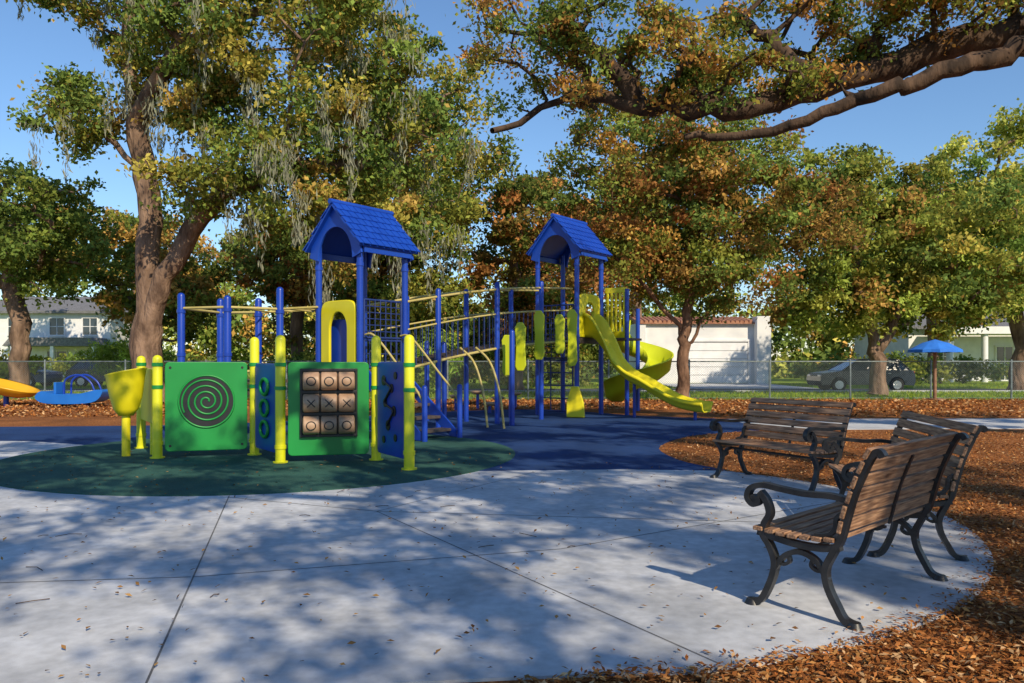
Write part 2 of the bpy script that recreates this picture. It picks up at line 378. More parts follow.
# ---------------------------------------------------------------- benches
def bench(bx,by,dx,dy,L,sc=1.0):
    rz=math.atan2(dy,dx); e=empty('park_bench',(bx,by,.02),rz); e.scale=(sc,sc,sc)
    ir=MB()
    xs=[0,L]
    def sm(p,n=6): return [(q.x,q.y) for q in catmull([(a,b,0) for a,b in p],n)]
    for x in xs:
        ir.bar(sm([(-.05,.012),(.01,.03),(.05,.09),(.10,.19),(.11,.28),(.07,.37),(.03,.45),(0,.56),(-.04,.70),(-.09,.82),(-.13,.90),(-.165,.925),(-.185,.90)]),.05,.034,x)
        ir.bar(sm([(.55,.012),(.49,.03),(.45,.09),(.41,.19),(.40,.27),(.43,.35),(.47,.41),(.46,.47),(.43,.53),(.45,.60),(.49,.645)]),.05,.034,x)
        ir.bar(sm([(.03,.405),(.14,.385),(.28,.385),(.42,.405),(.50,.42)]),.045,.035,x)
        ir.bar(sm([(.10,.22),(.16,.31),(.25,.345),(.34,.31),(.405,.22)]),.04,.028,x)
        ir.bar(sm([(-.03,.655),(.08,.67),(.22,.665),(.36,.675),(.47,.685),(.545,.66),(.565,.605),(.53,.57),(.495,.59),(.505,.62)]),.052,.030,x)
        ir.bar(sm([(.0,.60),(.05,.56),(.06,.50),(.10,.46),(.17,.45)]),.035,.022,x)
        ir.bar(sm([(.10,.285),(.15,.26),(.19,.28),(.18,.315),(.155,.31)]),.03,.018,x)
        ir.bar(sm([(.405,.285),(.355,.26),(.315,.28),(.325,.315),(.35,.31)]),.03,.018,x)
        for yy in(-.04,.54): ir.tube([(x,yy,0),(x,yy,.03)],[.045,.03],12)
        ir.tube([(x-.02,.53,.605),(x+.02,.53,.605)],.022,10)
    ir.tube([(0,.25,.345),(L,.25,.345)],.013,8)
    x=L/2; ir.bar([(.03,.44),(0,.56),(-.04,.70),(-.10,.85)],.03,.012,x)
    ir.bar([(.05,.415),(.48,.425)],.03,.014,x)
    ir.build('cast_iron_frame',M_iron,e,.005)
    wd=MB(); wd2=MB()
    for i in range(7):
        yy=.085+i*.068; z=.428+(.012*((i-3)/3)**2)
        wd.box((L/2+random.uniform(-.004,.004),yy,z),(L+.07,.056,.024),R=Matrix.Rotation(random.uniform(-.02,.02),3,'X'))
    bp=[(.028,.515),(.008,.597),(-.018,.678),(-.045,.758),(-.078,.838)]
    for i,(yy,z) in enumerate(bp):
        wd2.box((L/2+random.uniform(-.004,.004),yy,z),(L+.07,.024,.070),R=Matrix.Rotation(.22+i*.045,3,'X'))
    wd2.box((L/2,-.112,.912),(L+.07,.024,.06),R=Matrix.Rotation(.5,3,'X'))
    wd.build('seat_slats',M_wood,e,.005); wd2.build('backrest_slats',M_wood,e,.005)
bench(1.75,4.07,.72,.69,1.30,1.0)
bench(3.10,5.44,.19,.98,1.6)
bench(3.54,8.35,-.48,.877,1.38)

# ---------------------------------------------------------------- near play panels
pp=empty('play_panel_station')
NP=[(-5.9,12.4,1.5),(-5.05,11.1,1.5),(-3.8,11.5,1.77),(-3.15,10.6,1.77),(-1.9,10.9,1.77),(-1.31,9.93,1.75)]
mb=MB()
for (x,yy,h) in NP:
    mb.post(x,yy,.03,h,.068,0)
    for z in(.22,1.02,1.34): mb.tube([(x,yy,z),(x,yy,z+.05)],.078,16,1 if z!=.22 else 0)
    mb.tube([(x,yy,.03),(x,yy,.05)],.1,16,0)
mb.post(-5.3,11.55,.03,1.3,.06)
mb.build('yellow_posts',[M_ypost,M_green],pp)
def panel(name,p0,p1,z0,z1,mat,t=.045,ins=.1):
    mb=MB(); L=mb.frame(p0,p1); r=.06
    poly=[]
    for (px,pz,a0) in((L-ins-r,z1-r,0),(ins+r,z1-r,90),(ins+r,z0+r,180),(L-ins-r,z0+r,270)):
        for k in range(5):
            a=math.radians(a0+k*22.5); poly.append((px+r*math.cos(a),pz+r*math.sin(a)))
    mb.prism(poly,-t/2,t/2); mb.build(name,mat,pp,.008); return L
P=NP
panel('spiral_panel',P[1],P[2],.12,1.40,M_green); panel('game_panel',P[3],P[4],.12,1.40,M_green)
panel('maze_panel',P[4],P[5],.15,1.40,M_bluep); panel('narrow_panel',P[2],P[3],.15,1.38,M_bluep)
panel('side_panel',P[0],P[1],.5,1.3,M_lime)
mb=MB()
L=mb.frame(P[1],P[2])
c=(L/2,.83)
def disc(r,x,z,y0,y1,mi,n=40): mb.prism([(x+r*math.cos(a),z+r*math.sin(a)) for a in np.linspace(0,2*math.pi,n,endpoint=False)],y0,y1,mi)
disc(.37,c[0],c[1],-.036,-.020,1)
sp=[]
for i in range(150):
    a=i/150*2*math.pi*3.6; r=.03+.31*i/150
    sp.append((c[0]+r*math.cos(a),-.036,c[1]+r*math.sin(a)))
mb.tube(sp,.015,6,0); 
mb.tube([(c[0]+.375*math.cos(a),-.034,c[1]+.375*math.sin(a)) for a in np.linspace(0,2*math.pi,48,endpoint=False)],.014,6,0,closed=True)
for (sx,sz) in((.17,.2),(L-.17,.2),(.17,1.32),(L-.17,1.32)): disc(.018,sx,sz,-.03,-.02,1,12)
mb.build('spiral_relief',[M_green,M_black],pp)
mb=MB(); L=mb.frame(P[3],P[4]); gx=L/2; gz=.84
mb.box((gx,-.03,gz),(.74,.016,.94),0)
for k in range(4):
    mb.box((gx,-.05,gz-.45+k*.3),(.76,.04,.03),0); 
for k in(-1,1): mb.box((gx+k*.37,-.05,gz),(.03,.036,.94),0)
for r_ in range(3):
    for c_ in range(3):
        x=gx+(c_-1)*.235; z=gz+(r_-1)*.3
        mb.tube([(x-.110,-.09,z),(x-.098,-.09,z),(x+.098,-.09,z),(x+.110,-.09,z)],[.10,.125,.125,.10],20,1)
        yy=-.219; k=(r_*3+c_*2)%4
        if k in(0,2):
            mb.tube([(x+.06*math.cos(a),yy+.014*math.sin(a)**2,z+.055*math.sin(a)) for a in np.linspace(0,2*math.pi,20,endpoint=False)],.008,5,2,closed=True)
        else:
            mb.tube([(x-.05,yy+.015,z-.05),(x,yy,z),(x+.05,yy+.015,z+.05)],.008,5,2); mb.tube([(x+.05,yy+.015,z-.05),(x,yy,z),(x-.05,yy+.015,z+.05)],.008,5,2)
mb.build('tic_tac_toe_rollers',[M_black,M_brown,M_black],pp,.003)
mb=MB(); L=mb.frame(P[4],P[5])
for (x,z,r) in((.35,1.15,.07),(.62,1.05,.06),(.4,.85,.06),(.7,.75,.07),(.5,.55,.07),(.75,.4,.05),(.35,.35,.05),(.75,1.22,.05)): disc(r,x,z,-.034,-.02,0,20)
mz=[(.35,-.04,1.15),(.5,-.04,1.1),(.62,-.04,1.05),(.5,-.04,.95),(.4,-.04,.85),(.55,-.04,.8),(.7,-.04,.75),(.6,-.04,.65),(.5,-.04,.55)]
mb.tube(catmull(mz,5),.016,6,0)
mb.build('maze_cutouts',[M_black],pp)
mb=MB(); L=mb.frame(P[2],P[3])
for z in(.45,.75,1.05): mb.tube([(L/2+.16*math.cos(a),-.04,z+.11*math.sin(a)) for a in np.linspace(0,2*math.pi,24,endpoint=False)],.025,8,0,closed=True)
mb.build('green_rings',[M_green],pp)
mb=MB(); mb.M=Matrix.Translation((-5.62,11.35,0))
prof=[(.10,.62),(.17,.72),(.22,.9),(.25,1.1),(.27,1.24),(.29,1.26),(.27,1.25),(.24,1.1),(.15,.75),(.05,.7)]
nn=24; vs=[]; fs=[]
for (r,z) in prof:
    for k in range(nn):
        a=2*math.pi*k/nn; vs.append((r*math.cos(a),r*math.sin(a),z+(.06*math.cos(a) if z>1 else 0)))
for i in range(len(prof)-1):
    for k in range(nn): fs.append((i*nn+k,i*nn+(k+1)%nn,(i+1)*nn+(k+1)%nn,(i+1)*nn+k))
fs.append(tuple(range(nn))[::-1]); fs.append(tuple(range((len(prof)-1)*nn,len(prof)*nn)))
mb.add(vs,fs,0,True); mb.tube([(0,0,.03),(0,0,.65)],.06,12)
mb.build('moulded_drum',[M_yel],pp)

# ---------------------------------------------------------------- main play structure
ps=empty('playground_structure')
av=Vector((.8,-.6)); bv=Vector((.6,.8))
posts=MB(); deck=MB(); yel=MB(); lime=MB(); tan=MB(); net=MB()
def tower(F,w,ztop,deckz,ez):
    F=Vector(F); Lp=F-av*w; R=F+bv*w; B=Lp+bv*w
    for q in(F,Lp,R,B):
        posts.tube([(q.x,q.y,.02),(q.x,q.y,ez+.12)],.062,14)
        for z in(deckz-.12,deckz+.02,ez-.35): posts.tube([(q.x,q.y,z),(q.x,q.y,z+.06)],.074,14)
    deck.frame(Lp,F); deck.box((w/2,w/2,deckz),(w-.02,w-.02,.06)); 
    deck.box((w/2,.02,deckz-.08),(w-.12,.03,.1)); deck.box((w-.02,w/2,deckz-.08),(.03,w-.12,.1)); deck.reset()
    rf=MB(); rf.frame(Lp,F); ov=.19; hw=w/2+ov; h=ztop-ez; mx=w/2
    for sgn in(-1,1):
        rows=6
        sl=Vector((hw,0,h)).length; ang=math.atan2(h,hw)
        rf.box((mx+sgn*hw/2,w/2,ez+h/2),(sl,w+2*ov-.02,.04),R=Matrix.Rotation(sgn*ang,3,'Y'))
        for r in range(rows):
            f=(r+.5)/rows; cnt=9; wd=(w+2*ov)/cnt
            for k in range(cnt+(r%2)):
                yy=-ov+wd*(k+.5)-(wd/2 if r%2 else 0)
                y0=max(yy-wd/2+.010,-ov-.01); y1=min(yy+wd/2-.010,w+ov+.01)
                x=mx+sgn*(hw*f); z=ez+h*(1-f)
                Rm=Matrix.Rotation(sgn*(ang-.10),3,'Y')
                nrm=Vector((sgn*h,0,hw)).normalized()*.042
                rf.box((x+nrm.x,(y0+y1)/2,z+nrm.z),(sl/rows+.015,y1-y0,.024),R=Rm)
    rf.tube([(mx,-ov-.03,ztop+.05),(mx,w+ov+.03,ztop+.05)],.05,10)
    n=24
    for yy in(-.10,w+.06):
        outer=[];inner=[]
        for i in range(n+1):
            t=i/n; 
            X=-hw+.04+(2*hw-.08)*t; outer.append((mx+X,ez+h*(1-abs(X)/hw)-.01-0.0))
            a=math.pi*(1-t); inner.append((mx+(w/2-.1)*math.cos(a),ez-.2+ (h*.62+.1)*math.sin(a)))
        outer[0]=(outer[0][0]+.0,ez-.12); outer[-1]=(outer[-1][0],ez-.12)
        rf.ring(outer,inner,yy,yy+.04)
    for sgn in(-1,1):
        rf.box((mx+sgn*(hw-.05),w/2,ez-.05),(.04,w+.06,.12))
    rf.build('blue_shingled_roof',M_blue,ps,.006)
    return Lp,F,R,B
def arch_panel(mbx,p0,p1,z0,z1,t=.06,iw=.24):
    L=mbx.frame(p0,p1); n=24; outer=[];inner=[]
    for i in range(n+1):
        a=math.pi*(1-i/n); c,s=math.cos(a),math.sin(a)
        k=.4
        sq=lambda v:math.copysign(abs(v)**k,v)
        outer.append((L/2+(L/2-.09)*sq(c),z1-.40+.40*abs(s)**k)); inner.append((L/2+iw*c,z1-.55+.33*abs(s)))
    outer=[(outer[0][0],z0)]+outer+[(outer[-1][0],z0)]; inner=[(inner[0][0],z0)]+inner+[(inner[-1][0],z0)]
    mbx.ring(outer,inner,-t/2,t/2); mbx.reset()
def gridp(p0,p1,z0,z1,nx,nz,r=.011,fr=.022):
    L=net.frame(p0,p1); a,b=.1,L-.1
    for i in range(nx+1): x=a+(b-a)*i/nx; net.tube([(x,0,z0),(x,0,z1)],fr if i in(0,nx) else r,6)
    for i in range(nz+1): z=z0+(z1-z0)*i/nz; net.tube([(a,.012,z),(b,.012,z)],fr if i in(0,nz) else r,6)
    net.reset()
L1,F1,R1,B1=tower((-2.77,14.2),1.15,4.32,1.25,3.50)
arch_panel(yel,L1,F1,1.28,2.55)
blb=MB(); Lq=blb.frame(Vector(L1)+bv*.12,Vector(F1)+bv*.12); blb.prism([(.2,1.3),(Lq-.2,1.3),(Lq-.2,2.2),(.2,2.2)],0,.03); blb.build('blue_inner_panel',M_bluep,ps,.01)
gridp(F1,R1,1.85,2.55,7,6); gridp(F1,R1,1.3,1.8,7,2)
st=MB(); mF=(F1+R1)/2
st.frame(mF,mF+av)
for i in range(5):
    st.box((.15+i*.26,0,1.05-i*.22),(.28,.85,.05),0)
for s_ in(-1,1):
    st.prism([(0,1.2),(.1,1.25),(1.45,.15),(1.45,.04),(1.3,.04),(0,1.0)],s_*.46-.02,s_*.46+.02,1)
    st.tube(catmull([(0,s_*.46,1.9),(.3,s_*.46,1.85),(1.0,s_*.46,1.2),(1.4,s_*.46,.8),(1.5,s_*.46,.5),(1.45,s_*.46,.1)],6),.022,8,2)
    st.post(1.5,s_*.46,.03,1.0,.05,1)
st.build('stairs',[M_deck,M_bluep,M_tan],ps,.004)
W=[(-5.73,13.5,2.6),(-4.82,13.2,2.53),(-4.08,13.7,2.72),(-4.75,14.6,2.6),(-5.5,14.7,2.6)]
for (x,yy,h) in W:
    posts.post(x,yy,.02,h,.062,0)
    for z in(.9,1.5,2.25): posts.tube([(x,yy,z),(x,yy,z+.06)],.074,14)
def rail(a,b,z0,z1=None,r=.024,arc_=0,m=None):
    z1=z0 if z1 is None else z1; m=m or tan
    m.tube([(a[0]+(b[0]-a[0])*t,a[1]+(b[1]-a[1])*t,z0+(z1-z0)*t+arc_*math.sin(math.pi*t)) for t in np.linspace(0,1,11)],r,8)
rail(W[0],W[1],2.33); rail(W[1],W[2],2.33); rail(W[2],L1,2.33,2.45); rail(W[0],W[4],2.33); rail(W[4],W[3],2.33); rail(W[3],B1,2.33,2.5)
for t in np.linspace(.1,.9,5): 
    a=Vector(W[1][:2]).lerp(Vector(L1),t); b=Vector(W[3][:2]).lerp(Vector(B1),t); rail(a,b,2.33+.1*t,r=.016)
deck.frame(W[0][:2],W[1][:2]); deck.box((.5,.6,.85),(1.0,1.2,.06)); deck.reset()
deck.frame(W[1][:2],L1); deck.box((.7,.5,1.05),(1.3,.9,.06)); deck.reset()
rail(W[0],W[1],1.2); rail(W[1],W[2],1.2,1.3); 
for (x,yy,h) in[(-1.48,17.0,1.84),(-2.0,18.3,1.9),(.0,16.9,2.1)]: posts.post(x,yy,.02,h,.058,0)
s0=(R1+B1)/2; s1=(Vector((.67,20.32))+Vector((1.63,19.6)))/2
dv=(s1-s0); LB=dv.length; dv.normalize(); nv=Vector((dv.y,-dv.x))
def zb(t): return 1.25+.7*t+.12*math.sin(math.pi*t)
for i in range(26):
    t=(i+.5)/26; p=s0+dv*LB*t; ang=math.atan2(dv.y,dv.x)
    deck.box((p.x,p.y,zb(t)),(LB/26-.02,.86,.04),R=Matrix.Rotation(ang,3,'Z'))
for s_ in(-1,1):
    o=nv*.47*s_
    for dz,r in((-.02,.03),(.75,.02),(1.3,.026)):
        tan.tube([(s0.x+dv.x*LB*t+o.x,s0.y+dv.y*LB*t+o.y,zb(t)+dz) for t in np.linspace(0,1,16)],r,8)
    for t in(.18,.5,.78):
        p=s0+dv*LB*t+o; posts.post(p.x,p.y,.02,zb(t)+1.42+.05*s_,.058,0)
    for i in range(34):
        t=(i+.5)/34; p=s0+dv*LB*t+o; net.tube([(p.x,p.y,zb(t)),(p.x,p.y,zb(t)+.75)],.010,5)
for i,(t,zz0,zz1) in enumerate([(.50,1.1,2.0),(.58,1.2,2.3),(.70,1.45,2.6),(.84,1.6,2.55),(.93,1.3,2.7)]):
    p=s0+dv*LB*t+nv*.58; q=p+Vector((.34,-.1)); 
    L=lime.frame(p,q); z0,z1=zz0,zz1
    lime.prism([(.03,z0+.1),(.08,z0),(.22,z0),(.28,z0+.12),(.26,(z0+z1)/2),(.28,z1-.12),(.20,z1),(.08,z1),(.02,z1-.12),(.05,(z0+z1)/2)],-.03,.03); lime.reset()
for k in range(2):
    o=nv*(1.1+.45*k)
    pA=s0+dv*LB*.32+o; 
    tan.tube(catmull([(pA.x,pA.y,.04),(pA.x-.1,pA.y+.05,.8),(pA.x-.3,pA.y+.25,1.4),(pA.x-.6,pA.y+.55,1.7)],6),.025,8)
pod=MB()
for (x,yy,h) in[(-1.6,22.2,.45),(-1.0,22.7,.55),(-.4,22.2,.4),(-1.3,20.6,.35),(.1,22.9,.5),(-.6,21,.3)]:
    pod.tube([(x,yy,.02),(x,yy,h-.05)],.045,10,0); pod.tube([(x,yy,h-.08),(x,yy,h-.03),(x,yy,h),(x,yy,h+.02)],[.1,.19,.19,.13],18,1)
pod.build('stepping_pods',[M_bluep,M_brown],ps)
L2,F2,R2,B2=tower((1.63,19.6),1.2,5.08,2.0,4.18)
gridp(L2,F2,1.5,2.85,6,9); 
gridp(L2+Vector((-.02,-.02)),F2+Vector((-.02,-.02)),.15,1.45,3,4,.016)
arch_panel(yel,F2,R2,2.03,3.15)
q0=R2+Vector((.12,.1)); q1=q0+av*.65
posts.tube([(q1.x,q1.y,.02),(q1.x,q1.y,3.3)],.055,12)
yl=MB(); L=yl.frame(q0,q1)
for x in np.linspace(.08,L-.08,5): yl.box((x,0,2.7),(.06,.05,1.1))
yl.box((L/2,0,3.28),(L-.02,.054,.14)); yl.box((L/2,0,2.1),(L-.02,.054,.2))
yl.build('yellow_barrier',M_yel,ps,.01)
deck.frame(R2,R2+av*.7+bv*0); deck.box((.35,.5,2.0),(.7,.9,.06)); deck.reset()
sl=MB(); mS=(F2+R2)/2; sl.frame(mS,mS+av)
pr=catmull([(-.1,0,2.06),(.25,0,2.02),(.55,0,1.72),(.85,0,1.28),(1.2,0,.98),(1.6,0,.80),(2.05,0,.56),(2.5,0,.36),(2.95,0,.27),(3.2,0,.25)],6)
vs=[];fs=[];m=len(pr)
for i,p in enumerate(pr):
    f=i/(m-1); wh=.46*(1-min(f*3,1))+.20; hw=.29
    sec=[(-hw-.06,wh-.08),(-hw-.06,wh),(-hw-.02,wh+.02),(-hw+.02,wh-.02),(-hw+.05,.05),(-hw+.12,0),(hw-.12,0),(hw-.05,.05),(hw-.02,wh-.02),(hw+.02,wh+.02),(hw+.06,wh),(hw+.06,wh-.08)]
    for (yy,dz) in sec: vs.append((p.x,yy,p.z+dz))
ns=12
for i in range(m-1):
    for k in range(ns-1): fs.append((i*ns+k,(i+1)*ns+k,(i+1)*ns+k+1,i*ns+k+1))
sl.add(vs,fs,0,True)
o=sl.build('straight_slide',M_yel,ps); so_=o.modifiers.new('sol','SOLIDIFY'); so_.thickness=.03
sl=MB(); sl.frame(mS,mS+av); sl.tube([(2.9,0,.02),(2.9,0,.27)],.04,10); sl.tube([(1.3,0,.02),(1.3,0,.9)],.04,10); sl.build('slide_supports',M_bluep,ps)
C0=Vector((3.55,22.0)); sp=MB(); vs=[];fs=[]; m=40
for i in range(m+1):
    f=i/m; a=math.radians(215)-f*math.radians(400); z=2.15-1.85*f
    for (r,dz) in((.30,.42),(.34,.1),(.45,0),(.72,0),(.88,.12),(.95,.50),(1.0,.50)):
        vs.append((C0.x+r*math.cos(a),C0.y+r*math.sin(a),z+dz))
for i in range(m):
    for k in range(6): fs.append((i*7+k,(i+1)*7+k,(i+1)*7+k+1,i*7+k+1))
sp.add(vs,fs,0,True); o=sp.build('spiral_slide',M_lime,ps); q=o.modifiers.new('s','SOLIDIFY'); q.thickness=.03
posts.tube([(C0.x,C0.y,.02),(C0.x,C0.y,2.9)],.06,12)
yel.reset(); yel.frame((1.35,19.2),(1.75,19.1)); yel.prism([(0,.04),(.45,.04),(.42,.4),(.3,.8),(.12,.8),(.0,.4)],-.06,.06); yel.reset()
posts.build('blue_posts',M_bluep,ps); deck.build('decks',M_deck,ps,.006); yel.build('yellow_entry_panels',M_yel,ps,.02)
lime.build('lime_fins',M_lime,ps,.015); tan.build('handrails',M_tan,ps); net.build('grid_panels_and_balusters',M_net,ps)

# ---------------------------------------------------------------- small play things on left
sr=empty('spinner_seat',(-15.9,24.5,0)); mb=MB()
mb.tube([(0,0,0),(0,0,.35)],.08,12,1)
vs=[];fs=[];prof=[(.05,.35),(.4,.38),(.75,.5),(.95,.68),(.98,.72),(.9,.70),(.7,.56),(.35,.44),(.02,.42)]
for r,z in prof:
    for k in range(28):
        a=2*math.pi*k/28; vs.append((r*math.cos(a),r*math.sin(a)*.8,z-.28*r*math.cos(a)))
for i in range(len(prof)-1):
    for k in range(28): fs.append((i*28+k,i*28+(k+1)%28,(i+1)*28+(k+1)%28,(i+1)*28+k))
mb.add(vs,fs,0,True); mb.build('dish',[pmat('orange_yellow_plastic',(.75,.38,.01),(.8,.42,.02),2,.35),M_bluep],sr)
rk=empty('rocking_ride',(-13.6,24.2,0)); mb=MB()
mb.prism([(q.x,q.z) for q in catmull([(-1.0,0,.28),(-.85,0,.50),(-.4,0,.42),(.3,0,.42),(.9,0,.55),(1.05,0,.45),(.7,0,.15),(-.6,0,.12)],5,True)],-.35,.35,0)
mb.tube(catmull([(-.2,-.2,.4),(-.15,-.2,.85),(.25,-.2,1.0),(.6,-.2,.8),(.75,-.2,.5)],6),.03,8,1); mb.tube(catmull([(-.2,.2,.4),(-.15,.2,.85),(.25,.2,1.0),(.6,.2,.8),(.75,.2,.5)],6),.03,8,1)
for x in(-.4,.4): mb.tube([(x+.09*math.cos(t),.09*math.sin(t),.0+.2*t/37) for t in np.linspace(0,37,90)],.014,5,1)
mb.box((-.45,0,.6),(.08,.5,.35),0)
mb.build('rocker_body',[pmat('sky_blue_plastic',(.01,.13,.5),(.015,.16,.58),2,.35),M_bluep],rk,.02)

# ---------------------------------------------------------------- umbrella
um=empty('shade_umbrella',(15.3,28.2,0)); mb=MB()
mb.tube([(0,0,0),(0,0,2.1)],.06,10,1); mb.tube([(0,0,0),(0,0,.08)],.3,20,1)
n=10; vs=[(0,0,2.22)]; 
for j,(r,z) in enumerate([(.45,2.08),(.88,1.84),(.90,1.74)]):
    for k in range(n*2):
        a=math.pi*k/n; rr=r*(1 if k%2==0 else .93); vs.append((rr*math.cos(a),rr*math.sin(a),z+(0 if k%2==0 else .015)))
fs=[(0,1+k,1+(k+1)%(2*n)) for k in range(2*n)]
for j in range(2):
    for k in range(2*n): fs.append((1+j*2*n+k,1+(j+1)*2*n+k,1+(j+1)*2*n+(k+1)%(2*n),1+j*2*n+(k+1)%(2*n)))
mb.add(vs,fs,0)
for k in range(n):
    a=2*math.pi*k/n; mb.tube([(0,0,1.75),(.5*math.cos(a),.5*math.sin(a),2.0)],.008,5,1)
mb.build('canopy_and_pole',[pmat('blue_canvas',(.02,.16,.62),(.03,.2,.7),3,.8),M_pole],um)

# ---------------------------------------------------------------- chain link fence
fe=empty('chain_link_fence'); FY=29.0; H=1.42
s_=.085; nseg=8
xs=np.arange(-36,36,s_*1.0)
def strips(sgn):
    outs=[]
    for j in range(nseg):
        out=np.empty((len(xs),4,3)); w=.0034; z0=.03+(H-.03)*j/nseg; z1=.03+(H-.03)*(j+1)/nseg; o0=sgn*z0;o1=sgn*z1; yv=np.full(len(xs),FY+.002*sgn)
        out[:,0]=np.stack([xs-w+o0,yv,np.full(len(xs),z0)],1); out[:,1]=np.stack([xs+w+o0,yv,np.full(len(xs),z0)],1)
        out[:,2]=np.stack([xs+w+o1,yv,np.full(len(xs),z1)],1); out[:,3]=np.stack([xs-w+o1,yv,np.full(len(xs),z1)],1)
        outs.append(out.reshape(-1,3))
    return np.concatenate(outs)
V=np.concatenate([strips(1),strips(-1)]); quads_object('wire_mesh',V,np.full((len(V)//4,3),.1),M_galv,fe)
mb=MB()
for i,x in enumerate(np.arange(-36,37,3.0)): mb.post(x+.6,FY+.03,0,H+.08,.035,0,8)
mb.tube([(-36,FY+.03,H),(36,FY+.03,H)],.022,8); mb.tube([(-36,FY+.03,.06),(36,FY+.03,.06)],.012,6)
mb.build('fence_posts_and_rails',M_galv,fe)

# ---------------------------------------------------------------- cars
def car(loc,rz,paint):
    e=empty('parked_car',loc,rz); b=MB()
    def arcp(cx_,r,z0=.32): return [(cx_+r*math.cos(a),z0+r*math.sin(a)) for a in np.linspace(math.pi,0,9)]
    low=[(-2.15,.28)]+arcp(-1.35,.37)+arcp(1.35,.37)+[(2.15,.28),(2.22,.5),(2.2,.72),(2.05,.86),(1.15,.99),(-1.75,1.02),(-2.12,.98),(-2.2,.75),(-2.22,.5)]
    b.prism(low,-.88,.88,0)
    g0=[(-2.0,1.0),(1.2,.99),(.35,1.48),(-1.5,1.52)]
    vs=[]
    for sgn in(-1,1):
        for i,(x,z) in enumerate(g0): vs.append((x,sgn*(.84 if i<2 else .66),z))
    b.add(vs,[(3,2,1,0),(4,5,6,7),(0,1,5,4),(1,2,6,5),(2,3,7,6),(3,0,4,7)],1)
    b.box((-.55,0,1.52),(1.75,1.3,.05),0)
    for sgn in(-1,1):
        for (xa,xb) in((1.18,.36),(-.25,-.3),(-1.15,-1.2),(-1.98,-1.5)):
            b.tube([(xa,sgn*.85,1.0),(xb,sgn*.67,1.5)],.032,6,0)
        b.box((.75,sgn*.95,1.03),(.14,.12,.12),0)
        b.box((2.12,sgn*.62,.72),(.16,.34,.14),3); b.box((-2.14,sgn*.68,.85),(.12,.26,.2),4)
        for x in(-.2,-1.0): b.box((x,sgn*.885,.86),(.16,.02,.03),3)
    for x in(-1.35,1.35):
        for sgn in(-1,1):
            b.tube([(x,sgn*.70,.32),(x,sgn*.9,.32)],.32,22,2)
            b.tube([(x,sgn*.89,.32),(x,sgn*.905,.32)],.2,14,3)
            for k in range(5):
                a=2*math.pi*k/5; b.box((x+.1*math.cos(a),sgn*.91,.32+.1*math.sin(a)),(.2,.015,.04),3,R=Matrix.Rotation(-a,3,'Y'))
    b.build('car_body',[paint,M_glass,M_rub,M_chrome,M_red],e,.03)
car((16.6,37.2,.012),math.pi,M_carp)
car((-27.5,43,.0),0,M_carp2)
car((-22.5,44,.0),0,M_carp)

# ---------------------------------------------------------------- buildings
gb=empty('white_garage_building',(0,0,0))
mb=MB(); x0,x1,yf,yb=8.2,15.6,50,60; h=3.95
mb.box(((x0+x1)/2,(yf+yb)/2,h/2),(x1-x0,yb-yf,h)); mb.box((x1+.35,yf-.2,2.15),(.9,1.0,4.3)); mb.box((x0+.1,yf-.05,1.9),(.5,.3,3.8))
mb.build('walls',M_white,gb,.02)
mb=MB()
for i in range(5): mb.box((13.05,yf-.05,.3+i*.52),(4.1,.06,.49))
mb.build('garage_door',M_whitep,gb,.01)
mb=MB(); mb.box((13.05,yf-.045,2.78),(4.5,.14,.14)); mb.box((10.9,yf-.045,1.35),(.16,.14,2.7)); mb.box((15.2,yf-.045,1.35),(.16,.14,2.7)); mb.build('door_trim',M_whitep,gb)
mb=MB()
for i in range(26):
    x=x0-.2+i*.29; mb.tube([(x,yf-.3,h+.0),(x,yf+2.2,h+.4)],.12,8)
mb.box(((x0+x1)/2,yf+1,h+.13),(x1-x0+.5,2.6,.08),R=Matrix.Rotation(.16,3,'X'))
mb.build('tile_roof',M_tile,gb)
def house(name,cx_,yf,w,d,h1,roofh,floors,wallm,roofm,win):
    e=empty(name,(cx_,yf,0)); mb=MB(); mb.box((0,d/2,h1/2),(w,d,h1)); 
    mb.build('walls',wallm,e,.02)
    mb=MB(); o=.5
    vs=[(-w/2-o,-o,h1),(w/2+o,-o,h1),(w/2+o,d+o,h1),(-w/2-o,d+o,h1),(-w/2+d*.25,d/2,h1+roofh),(w/2-d*.25,d/2,h1+roofh)]
    mb.add(vs,[(0,1,5,4),(1,2,5),(2,3,4,5),(3,0,4),(3,2,1,0)]); mb.box((0,-o,h1-.1),(w+2*o,.06,.22)); mb.build('roof',roofm,e)
    g=MB(); f=MB()
    for (wx,wz,ww,wh) in win:
        g.box((wx,-.01,wz),(ww,.06,wh)); 
        for sx in(-1,1): f.box((wx+sx*(ww/2+.05),-.04,wz),(.1,.12,wh+.2))
        for sz in(-1,1): f.box((wx,-.045,wz+sz*(wh/2+.05)),(ww,.14,.1))
        f.box((wx,-.05,wz),(.05,.06,wh)); f.box((wx,-.052,wz),(ww,.05,.05))
    g.build('windows',M_glass,e); f.build('window_frames',M_whitep,e)
    return e
h_=house('white_house',-40.5,66,13,9,5.7,1.6,2,M_whitep,M_shing,[(-4.5,4.4,1.2,1.4),(-1.5,4.4,1.2,1.4),(2,4.4,1.2,1.4),(4.8,4.4,1.2,1.4),(-4.5,1.5,1.6,1.6),(2,1.5,1.6,1.6),(-1.4,1.2,1.1,2.3)])
mb=MB(); mb.prism([(-1,2.7),(6.8,2.7),(6.2,3.4),(-.4,3.4)],-2.6,-.06,0); 
for x in(-.7,3,6.4): mb.box((x,-2.4,1.35),(.28,.28,2.7),1)
mb.build('porch',[M_shing,M_whitep],h_)
